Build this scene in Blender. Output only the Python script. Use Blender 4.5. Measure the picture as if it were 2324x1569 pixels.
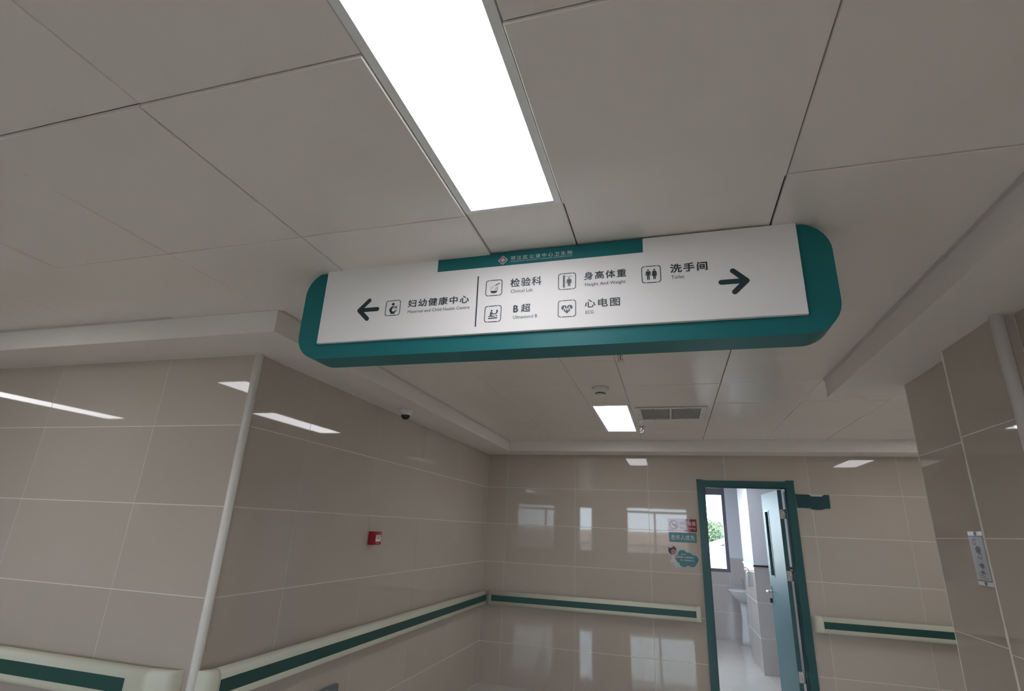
import bpy, bmesh, math, random
from mathutils import Matrix, Vector
from mathutils.geometry import tessellate_polygon

random.seed(7)
for _o in list(bpy.data.objects):
    bpy.data.objects.remove(_o, do_unlink=True)
scene = bpy.context.scene
C = scene.collection

# ------------------------------------------------------------------ camera
CZ = 1.53                       # eye height above the floor
R = ((0.960562018, 0.27487311, 0.042016455),
     (-0.051066781, 0.322914238, -0.945049511),
     (-0.273336409, 0.905633021, 0.324216037))
cam_d = bpy.data.cameras.new('camera')
cam_d.sensor_width = 36.0
cam_d.lens = 36.0 * 1204.487 / 2324.0
cam_d.clip_start = 0.02
cam_d.clip_end = 500
cam = bpy.data.objects.new('camera', cam_d)
C.objects.link(cam)
m = Matrix.Identity(4)
for i in range(3):
    m[i][0] = R[0][i]; m[i][1] = -R[1][i]; m[i][2] = -R[2][i]
m[2][3] = CZ
cam.matrix_world = m
scene.camera = cam

# ------------------------------------------------------------------ world, sun, exposure
LAMP = 8.0
world = bpy.data.worlds.new('hazy_sky')
scene.world = world
world.use_nodes = True
wn = world.node_tree.nodes
bg = wn['Background']
bg.inputs['Color'].default_value = (0.74, 0.85, 1.0, 1)
bg.inputs['Strength'].default_value = 11.0
sun_d = bpy.data.lights.new('sun', 'SUN')
sun_d.energy = 24.0
sun_d.angle = 0.02
sun_d.color = (1.0, 0.92, 0.80)
sun = bpy.data.objects.new('sun', sun_d)
C.objects.link(sun)
sun.location = (-12, -25, 30)
sun.rotation_euler = Vector((-0.28, -0.85, 0.88)).to_track_quat('Z', 'Y').to_euler()
scene.view_settings.view_transform = 'Standard'
scene.view_settings.look = 'None'
scene.view_settings.gamma = 1.0
scene.view_settings.exposure = 0.18
scene.view_settings.use_curve_mapping = False

# ------------------------------------------------------------------ materials
MATS = {}
def mat(name, col, rough=0.5, metal=0.0, noise=0.0, nscale=8.0, bump=0.0, bscale=40.0, emit=0.0,
        rnd=0.0, spec=0.5, coat=0.0):
    if name in MATS:
        return MATS[name]
    mt = bpy.data.materials.new(name)
    mt.use_nodes = True
    nt = mt.node_tree
    b = nt.nodes['Principled BSDF']
    b.inputs['Base Color'].default_value = (*col, 1)
    b.inputs['Roughness'].default_value = rough
    b.inputs['Metallic'].default_value = metal
    b.inputs['Specular IOR Level'].default_value = spec
    b.inputs['Coat Weight'].default_value = coat
    b.inputs['Coat Roughness'].default_value = 0.06
    if noise or rnd:
        tc = nt.nodes.new('ShaderNodeTexCoord')
        nz = nt.nodes.new('ShaderNodeTexNoise')
        nz.inputs['Scale'].default_value = nscale
        nz.inputs['Detail'].default_value = 5
        nt.links.new(tc.outputs['Object'], nz.inputs['Vector'])
        rm = nt.nodes.new('ShaderNodeMapRange')
        rm.inputs['To Min'].default_value = 1 - noise
        rm.inputs['To Max'].default_value = 1 + noise
        nt.links.new(nz.outputs['Fac'], rm.inputs['Value'])
        oi = nt.nodes.new('ShaderNodeObjectInfo')
        r2 = nt.nodes.new('ShaderNodeMapRange')
        r2.inputs['To Min'].default_value = 1 - rnd
        r2.inputs['To Max'].default_value = 1 + rnd
        nt.links.new(oi.outputs['Random'], r2.inputs['Value'])
        mu = nt.nodes.new('ShaderNodeMath'); mu.operation = 'MULTIPLY'
        nt.links.new(rm.outputs['Result'], mu.inputs[0])
        nt.links.new(r2.outputs['Result'], mu.inputs[1])
        hs = nt.nodes.new('ShaderNodeHueSaturation')
        hs.inputs['Color'].default_value = (*col, 1)
        nt.links.new(mu.outputs[0], hs.inputs['Value'])
        nt.links.new(hs.outputs['Color'], b.inputs['Base Color'])
    if bump:
        tc = nt.nodes.new('ShaderNodeTexCoord')
        nz = nt.nodes.new('ShaderNodeTexNoise')
        nz.inputs['Scale'].default_value = bscale
        nz.inputs['Detail'].default_value = 2
        nt.links.new(tc.outputs['Object'], nz.inputs['Vector'])
        bp = nt.nodes.new('ShaderNodeBump')
        bp.inputs['Strength'].default_value = bump
        bp.inputs['Distance'].default_value = 0.01
        nt.links.new(nz.outputs['Fac'], bp.inputs['Height'])
        nt.links.new(bp.outputs['Normal'], b.inputs['Normal'])
    if emit:
        b.inputs['Emission Color'].default_value = (*col, 1)
        b.inputs['Emission Strength'].default_value = emit
    MATS[name] = mt
    return mt

def glass(name, tint=(0.93, 0.97, 0.96)):
    mt = bpy.data.materials.new(name)
    mt.use_nodes = True
    nt = mt.node_tree
    for n in list(nt.nodes):
        nt.nodes.remove(n)
    out = nt.nodes.new('ShaderNodeOutputMaterial')
    tr = nt.nodes.new('ShaderNodeBsdfTransparent'); tr.inputs['Color'].default_value = (*tint, 1)
    gl = nt.nodes.new('ShaderNodeBsdfGlossy'); gl.inputs['Roughness'].default_value = 0.01
    fr = nt.nodes.new('ShaderNodeFresnel'); fr.inputs['IOR'].default_value = 1.45
    mx = nt.nodes.new('ShaderNodeMixShader')
    nt.links.new(fr.outputs[0], mx.inputs['Fac'])
    nt.links.new(tr.outputs[0], mx.inputs[1])
    nt.links.new(gl.outputs[0], mx.inputs[2])
    nt.links.new(mx.outputs[0], out.inputs['Surface'])
    MATS[name] = mt
    return mt

TILE = mat('beige_wall_tile', (0.55, 0.478, 0.41), 0.028, noise=0.035, nscale=3.0, rnd=0.025, bump=0.0015, bscale=3.0)
GROUT = mat('pale_grout', (0.84, 0.78, 0.70), 0.7, noise=0.08, nscale=30)
FLOORT = mat('floor_tile', (0.68, 0.645, 0.60), 0.05, noise=0.05, nscale=4, rnd=0.02)
PANEL = mat('white_ceiling_panel', (0.86, 0.81, 0.75), 0.22, noise=0.012, nscale=3, rnd=0.012)
VOID = mat('ceiling_void', (0.10, 0.09, 0.085), 0.8)
PLASTER = mat('white_plaster', (0.85, 0.805, 0.76), 0.65, noise=0.02, nscale=6, bump=0.03, bscale=30)
WALLANGLE = mat('grey_wall_angle', (0.66, 0.62, 0.59), 0.4)
WHITEP = mat('white_plastic', (0.82, 0.80, 0.77), 0.3)
BEAD = mat('white_corner_bead', (0.86, 0.82, 0.77), 0.3, noise=0.03, nscale=12)
CAULK = mat('white_caulk', (0.86, 0.80, 0.72), 0.6, noise=0.1, nscale=40)
CREAM = mat('cream_vinyl', (0.72, 0.70, 0.57), 0.42, noise=0.02, nscale=10)
GREEN = mat('dark_green_vinyl', (0.011, 0.072, 0.062), 0.38, noise=0.05, nscale=12)
TEAL = mat('teal_paint', (0.016, 0.17, 0.185), 0.44, noise=0.03, nscale=6, spec=0.25)
SIGNW = mat('white_sign_face', (0.92, 0.90, 0.90), 0.55, noise=0.01, nscale=5, spec=0.3)
INK = mat('dark_slate_ink', (0.020, 0.042, 0.055), 0.45)
INK2 = mat('grey_slate_ink', (0.085, 0.105, 0.12), 0.45)
PRINTW = mat('pale_print', (0.62, 0.68, 0.70), 0.45)
REDP = mat('red_print', (0.32, 0.02, 0.04), 0.4)
DOORT = mat('door_teal', (0.024, 0.10, 0.105), 0.30, noise=0.03, nscale=5)
LEAFT = mat('door_leaf_teal', (0.085, 0.18, 0.20), 0.42, noise=0.02, nscale=5, spec=0.28)
CHROME = mat('chrome', (0.75, 0.75, 0.77), 0.18, metal=1.0)
STEEL = mat('brushed_steel', (0.50, 0.49, 0.50), 0.35, metal=0.9, noise=0.05, nscale=20)
BLACK = mat('dark_plastic', (0.02, 0.02, 0.022), 0.4)
SMOKED = mat('smoked_dome', (0.028, 0.010, 0.012), 0.12)
REDPL = mat('red_plastic', (0.42, 0.014, 0.03), 0.3, noise=0.03, nscale=20)
LAMPM = mat('lamp_diffuser', (0.965, 0.97, 1.0), 0.5, emit=LAMP)
LFRAME = mat('lamp_frame', (0.90, 0.92, 0.93), 0.35)
WASHW = mat('washroom_paint', (0.83, 0.84, 0.90), 0.6, noise=0.02, nscale=5)
WTILE = mat('washroom_tile', (0.58, 0.53, 0.51), 0.10, noise=0.03, nscale=4, rnd=0.02)
WINF = mat('dark_window_frame', (0.15, 0.14, 0.18), 0.4)
CERAM = mat('white_ceramic', (0.80, 0.80, 0.82), 0.08)
GLASS = glass('window_glass')

# ------------------------------------------------------------------ mesh helpers
W = {}                                   # world matrix of every object made here
I4 = Matrix.Identity(4)
X, Y, Z = Vector((1, 0, 0)), Vector((0, 1, 0)), Vector((0, 0, 1))

def frame(o, u, v):
    u, v = Vector(u), Vector(v)
    n = u.cross(v)
    mm = Matrix.Identity(4)
    for i in range(3):
        mm[i][0] = u[i]; mm[i][1] = v[i]; mm[i][2] = n[i]; mm[i][3] = o[i]
    return mm

def FRONT(x, y, z): return frame((x, y, z), X, Z)          # normal -Y
def LEFTW(x, y, z): return frame((x, y, z), Y, Z)          # normal +X
def RIGHTW(x, y, z): return frame((x, y, z), -Y, Z)        # normal -X
def DOWN(x, y, z): return frame((x, y, z), X, -Y)          # normal -Z
def UP(x, y, z): return frame((x, y, z), X, Y)             # normal +Z

class MB:
    def __init__(s): s.v = []; s.f = []; s.sm = []; s.k = 0
    def lay(s, n):                                         # overlapping flat pieces sit on hair-thin separate layers
        s.k += 1
        return n + (s.k % 7) * 2e-5
    def add(s, verts, faces, smooth=False):
        b = len(s.v)
        s.v += [tuple(p) for p in verts]
        for f in faces:
            s.f.append(tuple(i + b for i in f)); s.sm.append(smooth)
        return s
    def box(s, x0, x1, y0, y1, z0, z1):
        return s.add([(x0,y0,z0),(x1,y0,z0),(x1,y1,z0),(x0,y1,z0),(x0,y0,z1),(x1,y0,z1),(x1,y1,z1),(x0,y1,z1)],
                     [(0,3,2,1),(4,5,6,7),(0,1,5,4),(1,2,6,5),(2,3,7,6),(3,0,4,7)])
    def cbox(s, x0, x1, y0, y1, z0, z1, c):               # box whose +z edges are chamfered by c
        return s.add([(x0,y0,z0),(x1,y0,z0),(x1,y1,z0),(x0,y1,z0),
                      (x0,y0,z1-c),(x1,y0,z1-c),(x1,y1,z1-c),(x0,y1,z1-c),
                      (x0+c,y0+c,z1),(x1-c,y0+c,z1),(x1-c,y1-c,z1),(x0+c,y1-c,z1)],
                     [(0,3,2,1),(0,1,5,4),(1,2,6,5),(2,3,7,6),(3,0,4,7),(4,5,9,8),(5,6,10,9),(6,7,11,10),(7,4,8,11),(8,9,10,11)])
    def prism(s, poly, n0, n1, smooth=False):             # polygon in (u, v), counter-clockwise
        k = len(poly)
        tris = tessellate_polygon([[Vector((p[0], p[1], 0)) for p in poly]])
        vs = [(p[0], p[1], n0) for p in poly] + [(p[0], p[1], n1) for p in poly]
        fs = []
        for t in tris:
            a, b, c = t
            ar = (poly[b][0]-poly[a][0])*(poly[c][1]-poly[a][1])-(poly[b][1]-poly[a][1])*(poly[c][0]-poly[a][0])
            if ar < 0: a, c = c, a
            fs.append((a+k, b+k, c+k)); fs.append((c, b, a))
        s.add(vs, fs)
        s.add(vs, [(i, (i+1) % k, (i+1) % k + k, i + k) for i in range(k)], smooth)
        return s
    def flat(s, poly, n):
        tris = tessellate_polygon([[Vector((p[0], p[1], 0)) for p in poly]])
        fs = []
        for a, b, c in tris:
            ar = (poly[b][0]-poly[a][0])*(poly[c][1]-poly[a][1])-(poly[b][1]-poly[a][1])*(poly[c][0]-poly[a][0])
            if ar < 0: a, c = c, a
            fs.append((a, b, c))
        n = s.lay(n)
        return s.add([(p[0], p[1], n) for p in poly], fs)
    def disc(s, x, y, r, n, k=20, ry=None):
        ry = ry or r; n = s.lay(n)
        return s.add([(x + r*math.cos(2*math.pi*i/k), y + ry*math.sin(2*math.pi*i/k), n) for i in range(k)], [tuple(range(k))])
    def stroke(s, pts, w, n, closed=False, cap=True):
        h = w / 2
        P = list(pts) + ([pts[0]] if closed else [])
        for (x0, y0), (x1, y1) in zip(P, P[1:]):
            L = math.hypot(x1-x0, y1-y0)
            if L < 1e-9: continue
            dx, dy = -(y1-y0)/L*h, (x1-x0)/L*h
            q = s.lay(n)
            s.add([(x0-dx,y0-dy,q),(x1-dx,y1-dy,q),(x1+dx,y1+dy,q),(x0+dx,y0+dy,q)], [(0,1,2,3)])
        for i, (x, y) in enumerate(P):
            if cap or 0 < i < len(P)-1: s.disc(x, y, h, n, 12)
        return s
    def lathe(s, prof, k=24, c=(0, 0), smooth=True):      # prof: list of (radius, z)
        vs = []; fs = []
        for r, z in prof:
            for i in range(k):
                a = 2*math.pi*i/k
                vs.append((c[0]+r*math.cos(a), c[1]+r*math.sin(a), z))
        for j in range(len(prof)-1):
            for i in range(k):
                i2 = (i+1) % k
                fs.append((j*k+i, j*k+i2, (j+1)*k+i2, (j+1)*k+i))
        return s.add(vs, fs, smooth)
    def tube(s, pts, r, k=10, smooth=True):
        pts = [Vector(p) for p in pts]; vs = []; fs = []
        for j, p in enumerate(pts):
            d = (pts[min(j+1, len(pts)-1)] - pts[max(j-1, 0)]).normalized()
            a = Vector((0,0,1)) if abs(d.z) < 0.9 else Vector((1,0,0))
            e = d.cross(a).normalized(); g = d.cross(e)
            for i in range(k):
                t = 2*math.pi*i/k
                vs.append(p + e*r*math.cos(t) + g*r*math.sin(t))
        for j in range(len(pts)-1):
            for i in range(k):
                i2 = (i+1) % k
                fs.append((j*k+i, j*k+i2, (j+1)*k+i2, (j+1)*k+i))
        fs.append(tuple(range(k-1, -1, -1))); fs.append(tuple((len(pts)-1)*k+i for i in range(k)))
        return s.add(vs, fs, smooth)
    def sections(s, secs, smooth=True, caps=True):        # secs: list of closed rings of 3-D points
        k = len(secs[0]); vs = [p for r in secs for p in r]; fs = []
        for j in range(len(secs)-1):
            for i in range(k):
                i2 = (i+1) % k
                fs.append((j*k+i, j*k+i2, (j+1)*k+i2, (j+1)*k+i))
        s.add(vs, fs, smooth)
        if caps:
            s.add(secs[0], [tuple(range(k-1, -1, -1))]); s.add(secs[-1], [tuple(range(k))])
        return s
    def mesh(s, name):
        me = bpy.data.meshes.new(name)
        me.from_pydata(s.v, [], s.f)
        me.polygons.foreach_set('use_smooth', s.sm)
        me.validate(); me.update()
        return me

def link(name, me, material, M=I4, parent=None):
    if material is not None and not me.materials:
        me.materials.append(material)
    o = bpy.data.objects.new(name, me)
    C.objects.link(o)
    o.matrix_basis = M
    if parent is not None:
        o.parent = parent
        o.matrix_parent_inverse = W[parent].inverted()
    W[o] = M.copy()
    return o

def make(name, mb, material, M=I4, parent=None, fixn=False):
    me = mb.mesh(name)
    if fixn:
        bm = bmesh.new(); bm.from_mesh(me)
        bmesh.ops.remove_doubles(bm, verts=bm.verts, dist=1e-6)
        bmesh.ops.recalc_face_normals(bm, faces=bm.faces)
        bm.to_mesh(me); bm.free()
    return link(name, me, material, M, parent)

def empty(name, loc):
    o = bpy.data.objects.new(name, None)
    o.empty_display_size = 0.1
    C.objects.link(o)
    o.location = loc
    W[o] = Matrix.Translation(loc)
    return o

def tag(o, label=None, cat=None, group=None, kind=None):
    if label: o['label'] = label
    if cat: o['category'] = cat
    if group: o['group'] = group
    if kind: o['kind'] = kind
    return o

def structure(o, label=None):
    o['kind'] = 'structure'
    if label: o['label'] = label
    return o

_tc = {}
def text_mesh(body, bold=0.0, spacing=1.0):
    key = (body, bold, spacing)
    if key in _tc: return _tc[key]
    cu = bpy.data.curves.new('t', 'FONT')
    cu.body = body
    cu.size = 1.0
    cu.space_character = spacing
    cu.resolution_u = 3
    ob = bpy.data.objects.new('t', cu)
    C.objects.link(ob)
    dg = bpy.context.evaluated_depsgraph_get()
    me = bpy.data.meshes.new_from_object(ob.evaluated_get(dg))
    bpy.data.objects.remove(ob, do_unlink=True)
    bpy.data.curves.remove(cu)
    _tc[key] = me
    return me

def lettering(body, u0, u1, v0, v1, material, M, n, parent, bold=0.0, spacing=1.0, name='lettering'):
    me = text_mesh(body, bold, spacing).copy()
    me.name = name
    if bold:
        base = [v.co.copy() for v in me.vertices]; polys = [tuple(p.vertices) for p in me.polygons]
        vs, fs = [], []
        for lay_, (dx, dy) in enumerate(((0, 0), (bold, 0), (-bold, 0), (0, bold), (0, -bold), (bold*.7, bold*.7), (-bold*.7, -bold*.7))):
            k = len(vs)
            vs += [(c.x+dx, c.y+dy, lay_*2e-5) for c in base]; fs += [tuple(i+k for i in p) for p in polys]
        me = bpy.data.meshes.new(name); me.from_pydata(vs, [], fs)
    xs = [v.co.x for v in me.vertices]; ys = [v.co.y for v in me.vertices]
    ax, bx, ay, by = min(xs), max(xs), min(ys), max(ys)
    for v in me.vertices:
        v.co = ((v.co.x-ax)/(bx-ax)*(u1-u0)+u0, (v.co.y-ay)/(by-ay)*(v1-v0)+v0, n+v.co.z)
    me.materials.clear(); me.materials.append(material)
    return link(name, me, None, M, parent)

def arc(cx, cy, r, a0, a1, k=6):
    return [(cx + r*math.cos(math.radians(a0+(a1-a0)*i/k)), cy + r*math.sin(math.radians(a0+(a1-a0)*i/k))) for i in range(k+1)]

def rrect(x0, x1, y0, y1, r, k=8):
    return arc(x1-r, y1-r, r, 0, 90, k) + arc(x0+r, y1-r, r, 90, 180, k) + arc(x0+r, y0+r, r, 180, 270, k) + arc(x1-r, y0+r, r, 270, 360, k)

# ------------------------------------------------------------------ dimensions
ZC = 2.447            # ceiling panels
ZS = 2.33             # underside of the dropped perimeter band
XL = -2.02            # corridor left wall
YL = 2.16             # wall left of the passage, facing the camera
YF = 5.98             # far wall
XR = 1.215            # right wall
XP, YP0, YP1 = 1.157, 2.186, 2.604    # pilaster on the right wall
YR = 3.179            # end of the right wall
XE = 6.5              # end of the side passage
YB = -4.0             # lobby rear wall with the windows
XW = -8.0             # lobby left end
DX0, DX1, DZ = 0.285, 1.150, 2.06     # rough opening of the door
ROWS = [0.0, 0.39, 0.78, 1.17, 1.567, 1.958, ZS]
TT, JT, JV = 0.008, 0.0019, 0.0011        # tile thickness, half joint (horizontal), half joint (vertical)

# ------------------------------------------------------------------ tiling
_tilecache = {}
def tile_mesh(w, h, material):
    key = (round(w, 4), round(h, 4), material.name)
    if key not in _tilecache:
        me = MB().cbox(-w/2+JV, w/2-JV, -h/2+JT, h/2-JT, 0, TT, 0.0006).mesh('tile')
        me.materials.append(material)
        _tilecache[key] = me
    return _tilecache[key]

def tile_wall(parent, FR, origin, us, vs, hole=None, material=None):
    """FR(x,y,z) gives the wall frame; us, vs are joint positions measured from the origin in the wall's own u, v."""
    material = material or TILE
    Mo = FR(*origin)
    for i in range(len(us)-1):
        for j in range(len(vs)-1):
            a, b, c, d = us[i], us[i+1], vs[j], vs[j+1]
            off = random.uniform(-0.0003, 0.0003)
            if hole and a < hole[1] and b > hole[0] and c < hole[3] and d > hole[2]:
                mb = MB()
                pcs = []
                if a < hole[0]: pcs.append((a+JT, hole[0], c+JT, d-JT))
                if b > hole[1]: pcs.append((hole[1], b-JT, c+JT, d-JT))
                if d > hole[3]: pcs.append((max(a+JT, hole[0]), min(b-JT, hole[1]), hole[3], d-JT))
                if c < hole[2]: pcs.append((max(a+JV, hole[0]), min(b-JV, hole[1]), c+JT, hole[2]))
                if not pcs: continue
                for p in pcs: mb.box(p[0], p[1], p[2], p[3], -TT, 0)
                make('tile', mb, material, Mo @ Matrix.Translation((0, 0, off)), parent)
                continue
            link('tile', tile_mesh(b-a, d-c, material), None,
                 Mo @ Matrix.Translation(((a+b)/2, (c+d)/2, -TT+off)) @ Matrix.Rotation(random.uniform(-.0006, .0006), 4, 'X') @ Matrix.Rotation(random.uniform(-.0005, .0005), 4, 'Y'), parent)

# ------------------------------------------------------------------ floor
BK = 0.0008          # grout backing lies this far behind the tile faces
fl = structure(make('floor', MB().box(XW-.2, XE+.2, YB-.2, YF+.12, -0.25, -BK), GROUT), 'polished beige floor tiling of the corridor')
fx = [-2.02+i*0.8 for i in range(11)]
fy = [YF-0.8*5, YF-3.2, YF-2.4, YF-1.6, YF-0.8, YF]
for i in range(len(fx)-1):
    for j in range(len(fy)-1):
        link('tile', tile_mesh(fx[i+1]-fx[i], fy[j+1]-fy[j], FLOORT), None, UP((fx[i]+fx[i+1])/2, (fy[j]+fy[j+1])/2, -TT), fl)
make('plain_paving', MB().box(XW, XE, YB, fy[0]-.002, -BK, 0).box(XW, -2.022, fy[0]-.002, YL, -BK, 0), FLOORT, I4, fl)

# ------------------------------------------------------------------ walls
ZT = 2.60
wl = structure(make('wall_front_left', MB().box(XW, XL-BK, YL+BK, YL+.2, 0, ZT), GROUT), 'beige tiled wall left of the passage, facing the camera')
tile_wall(wl, FRONT, (0, YL, 0), [-6.61, -5.81, -5.01, -4.21, -3.41, -2.61, XL], ROWS)
make('plain_facing', MB().box(XW, -6.612, YL, YL+BK, 0, ZS), TILE, I4, wl)

ws = structure(make('wall_left', MB().box(XL-.2, XL-BK, YL+.2, YF+.1, 0, ZT), GROUT), 'beige tiled side wall running from the corner bead to the far wall')
tile_wall(ws, LEFTW, (XL, 0, 0), [YL, 2.66, 3.443, 4.226, 5.01, 5.793, YF], ROWS)

wf = structure(make('wall_far', MB().box(XL-BK, DX0, YF+BK, YF+.13, 0, ZT).box(DX1, XE, YF+BK, YF+.13, 0, ZT).box(DX0, DX1, YF+BK, YF+.13, DZ, ZT), GROUT),
               'beige tiled wall at the far end with the washroom door')
tile_wall(wf, FRONT, (0, YF, 0), [XL, -1.785, -1.008, -0.232, 0.544, 1.312, 2.09, 2.866, 3.642, 4.418, 5.2, 5.98, XE], ROWS, hole=(DX0, DX1, -1, DZ))

wr = structure(make('wall_right', MB().box(XR+BK, XR+.2, YB, YR-BK, 0, ZT).box(XR+.2, XE, YR-.2, YR-BK, 0, ZT), GROUT), 'beige tiled wall on the right holding the steel call panel')
tile_wall(wr, RIGHTW, (XR, 0, 0), [-YR, -YP1], ROWS)
tile_wall(wr, RIGHTW, (XR, 0, 0), [-YP0, -1.4, -0.6, 0.2], ROWS)
make('plain_facing', MB().box(XR, XR+BK, YB, -.202, 0, ZS).box(XR+.002, XE, YR-BK, YR, 0, ZS), TILE, I4, wr)
wp = structure(make('wall_pilaster', MB().box(XP+BK, XR+.05, YP0+BK, YP1-.001, 0, ZS), GROUT), 'shallow tiled pilaster standing proud of the right wall')
tile_wall(wp, RIGHTW, (XP, 0, 0), [-YP1, -YP0], ROWS)
tile_wall(wp, FRONT, (0, YP0, 0), [XP, XR], ROWS)

structure(make('wall_lobby_end', MB().box(XW-.2, XW, YB-.2, YL+.2, 0, ZT), TILE), 'tiled end wall of the lobby')
structure(make('wall_passage_end', MB().box(XE, XE+.2, YR-.2, 4.3, 0, ZT).box(XE, XE+.2, 5.1, YF+.2, 0, ZT).box(XE, XE+.2, 4.3, 5.1, 0, .9).box(XE, XE+.2, 4.3, 5.1, 2.2, ZT), TILE), 'tiled end wall of the side passage')

# rear wall with three windows (seen only as reflections, except the leftmost, added for daylight)
wins = [(-6.7, -5.5, 0.9, 2.22), (-2.62, -2.18, 0.98, 2.20), (-1.27, 0.43, 0.98, 2.24)]
mb = MB()
xs = XW
for a, b, c, d in wins:
    mb.box(xs, a, YB-.2, YB, 0, ZT); mb.box(a, b, YB-.2, YB, 0, c); mb.box(a, b, YB-.2, YB, d, ZT); xs = b
mb.box(xs, XR+.2, YB-.2, YB, 0, ZT)
structure(make('wall_rear', mb, TILE), 'tiled rear wall of the lobby with windows')
def window(idx, a, b, c, d, y, mull, trans, fw=0.05, depth=0.07, label=''):
    e = structure(empty('window_%d' % idx, ((a+b)/2, y, c)), label)
    make('window_frame', MB().box(a, b, y-depth/2, y+depth/2, c, c+fw).box(a, b, y-depth/2, y+depth/2, d-fw, d)
         .box(a, a+fw, y-depth/2, y+depth/2, c+fw, d-fw).box(b-fw, b, y-depth/2, y+depth/2, c+fw, d-fw), WINF, I4, e)
    ux = [a+fw] + [q for q in mull] + [b-fw]
    for q in mull:
        make('mullion', MB().box(q-fw/2, q+fw/2, y-depth/2+.006, y+depth/2-.006, c+fw, (trans[0] if trans else d-fw)), WINF, I4, e)
    top = d-fw
    if trans:
        make('transom', MB().box(a+fw, b-fw, y-depth/2+.006, y+depth/2-.006, trans[0], trans[1]), WINF, I4, e)
        make('pane', MB().box(a+fw, b-fw, y-.003, y+.003, trans[1], d-fw), GLASS, I4, e)
        top = trans[0]
    for p, q in zip(ux, ux[1:]):
        p2 = p + (fw/2 if p in mull else 0); q2 = q - (fw/2 if q in mull else 0)
        make('pane', MB().box(p2, q2, y-.003, y+.003, c+fw, top), GLASS, I4, e)
    return e
window(3, *wins[0], YB-.1, [-6.1], (2.06, 2.12), label='wide dark framed window added unseen for daylight at the left end of the lobby')  # out of every reflection; put in to bring more daylight to the lobby
window(1, *wins[2], YB-.1, [-0.47], (2.06, 2.12), label='wide dark framed lobby window reflected in the far wall')
pw = structure(empty('window_5', (XE+.1, 4.7, .9)), 'dark framed window added unseen for daylight at the end of the side passage')  # unseen opening added to light the passage and far end
PWM = RIGHTW(XE+.1, 4.7, 0)
make('window_frame', MB().box(-.4, .4, .9, .95, -.03, .03).box(-.4, .4, 2.15, 2.2, -.03, .03).box(-.4, -.35, .95, 2.15, -.03, .03).box(.35, .4, .95, 2.15, -.03, .03).box(-.025, .025, .95, 2.15, -.03, .03), WINF, PWM, pw)
for q in (-.35, .025):
    make('pane', MB().box(q, q+.325, .95, 2.15, -.003, .003), GLASS, PWM, pw)
window(2, *wins[1], YB-.1, [], None, label='narrow lobby window reflected in the far wall')

# ------------------------------------------------------------------ ceiling
cl = structure(make('ceiling', MB().box(XW-.2, XE+.2, YB-.2, YF+.12, ZC+.016, ZC+.2), VOID), 'suspended ceiling of square white metal panels')
lampcols = [(-5.745, -5.440), (-3.175, -2.870), (-0.569, -0.264)]
NEARX = [-5.745, -5.440, -4.97, -4.37, -3.77, -3.175, -2.870, -2.315, -1.745, -1.168, -0.569, -0.264, 0.336, 0.910]
YROW = [0.125, 0.716, 1.325, 1.885, 2.36, 2.90, 3.475, 4.04, 4.57, 5.10, 5.69]
PJ = 0.0009
_pc = {}
def ceiling_panel(x0, x1, y0, y1, dz=0.0, tx=0.0, ty=0.0):
    key = (round(x1-x0, 3), round(y1-y0, 3))
    w, h = x1-x0-2*PJ, y1-y0-2*PJ
    if key not in _pc:
        me = MB().cbox(-w/2, w/2, -h/2, h/2, -0.013, 0, 0.0016).mesh('ceiling_panel')
        me.materials.append(PANEL)
        _pc[key] = me
    Mx = DOWN((x0+x1)/2, (y0+y1)/2, ZC+dz) @ Matrix.Rotation(tx, 4, 'X') @ Matrix.Rotation(ty, 4, 'Y')
    link('ceiling_panel', _pc[key], None, Mx, cl)
SPEC = {(-1.745, 0.716): -.0105, (-2.315, 0.716): -.0105, (-2.870, 0.716): -.012, (-1.168, 0.716): -.0088, (-0.264, 0.716): -.008, (0.336, 1.325): -.006,
        (-1.745, 1.325): -.0115, (-1.168, 1.325): -.0098, (-2.315, 1.325): -.0115}
def lay(xs, ys, skip=()):
    for i in range(len(xs)-1):
        for j in range(len(ys)-1):
            if any(xs[i] < s[1]-.01 and xs[i+1] > s[0]+.01 and ys[j] < s[3]-.01 and ys[j+1] > s[2]+.01 for s in skip): continue
            dz = SPEC.get((xs[i], ys[j]), random.uniform(-.0022, .0))
            t = 0.0009 if (xs[i], ys[j]) in SPEC else 0.0022
            gap = .0026 if xs[i] == 0.336 else (.002 if xs[i] == -0.264 and ys[j] == 1.325 else 0)
            ceiling_panel(xs[i]+gap, xs[i+1], ys[j], ys[j+1], dz, random.uniform(-t, t), random.uniform(-t, t))
FARL = (4.035, 5.165)
lay(NEARX, YROW[:4], [(a, b, 0.125, 1.325) for a, b in lampcols])
CORX = [-1.700, -1.168, -0.569, -0.264, 0.336, 0.912]
lay(CORX, YROW[3:7], [])
lay([-1.700, -1.168], YROW[6:], []); lay([-0.264, 0.336, 0.912], YROW[6:], [])
ceiling_panel(-1.168, -0.569, 3.475, 4.04, -.001); ceiling_panel(-1.168, -0.569, 4.04, 5.10, -.001); ceiling_panel(-1.168, -0.569, 5.10, 5.69, -.001)
ceiling_panel(-0.569, -0.264, 3.475, FARL[0], -.0005); ceiling_panel(-0.569, -0.264, FARL[1], 5.69, -.0005)
lay([0.912, 1.44, 2.010], [3.43, 4.04, 4.57, 5.10, 5.69])
ceiling_panel(2.010, 2.318, 3.43, FARL[0]); ceiling_panel(2.010, 2.318, FARL[1], 5.69)
lay([2.318, 2.886, 3.486], [3.43, 4.04, 4.57, 5.10, 5.69])
make('plain_boarding', MB().box(XW, XR, YB, .123, ZC, ZC+.012).box(XW, -5.747, .123, 1.885, ZC, ZC+.012).box(3.488, XE, 3.43, 5.69, ZC, ZC+.012), PANEL, I4, cl)

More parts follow.
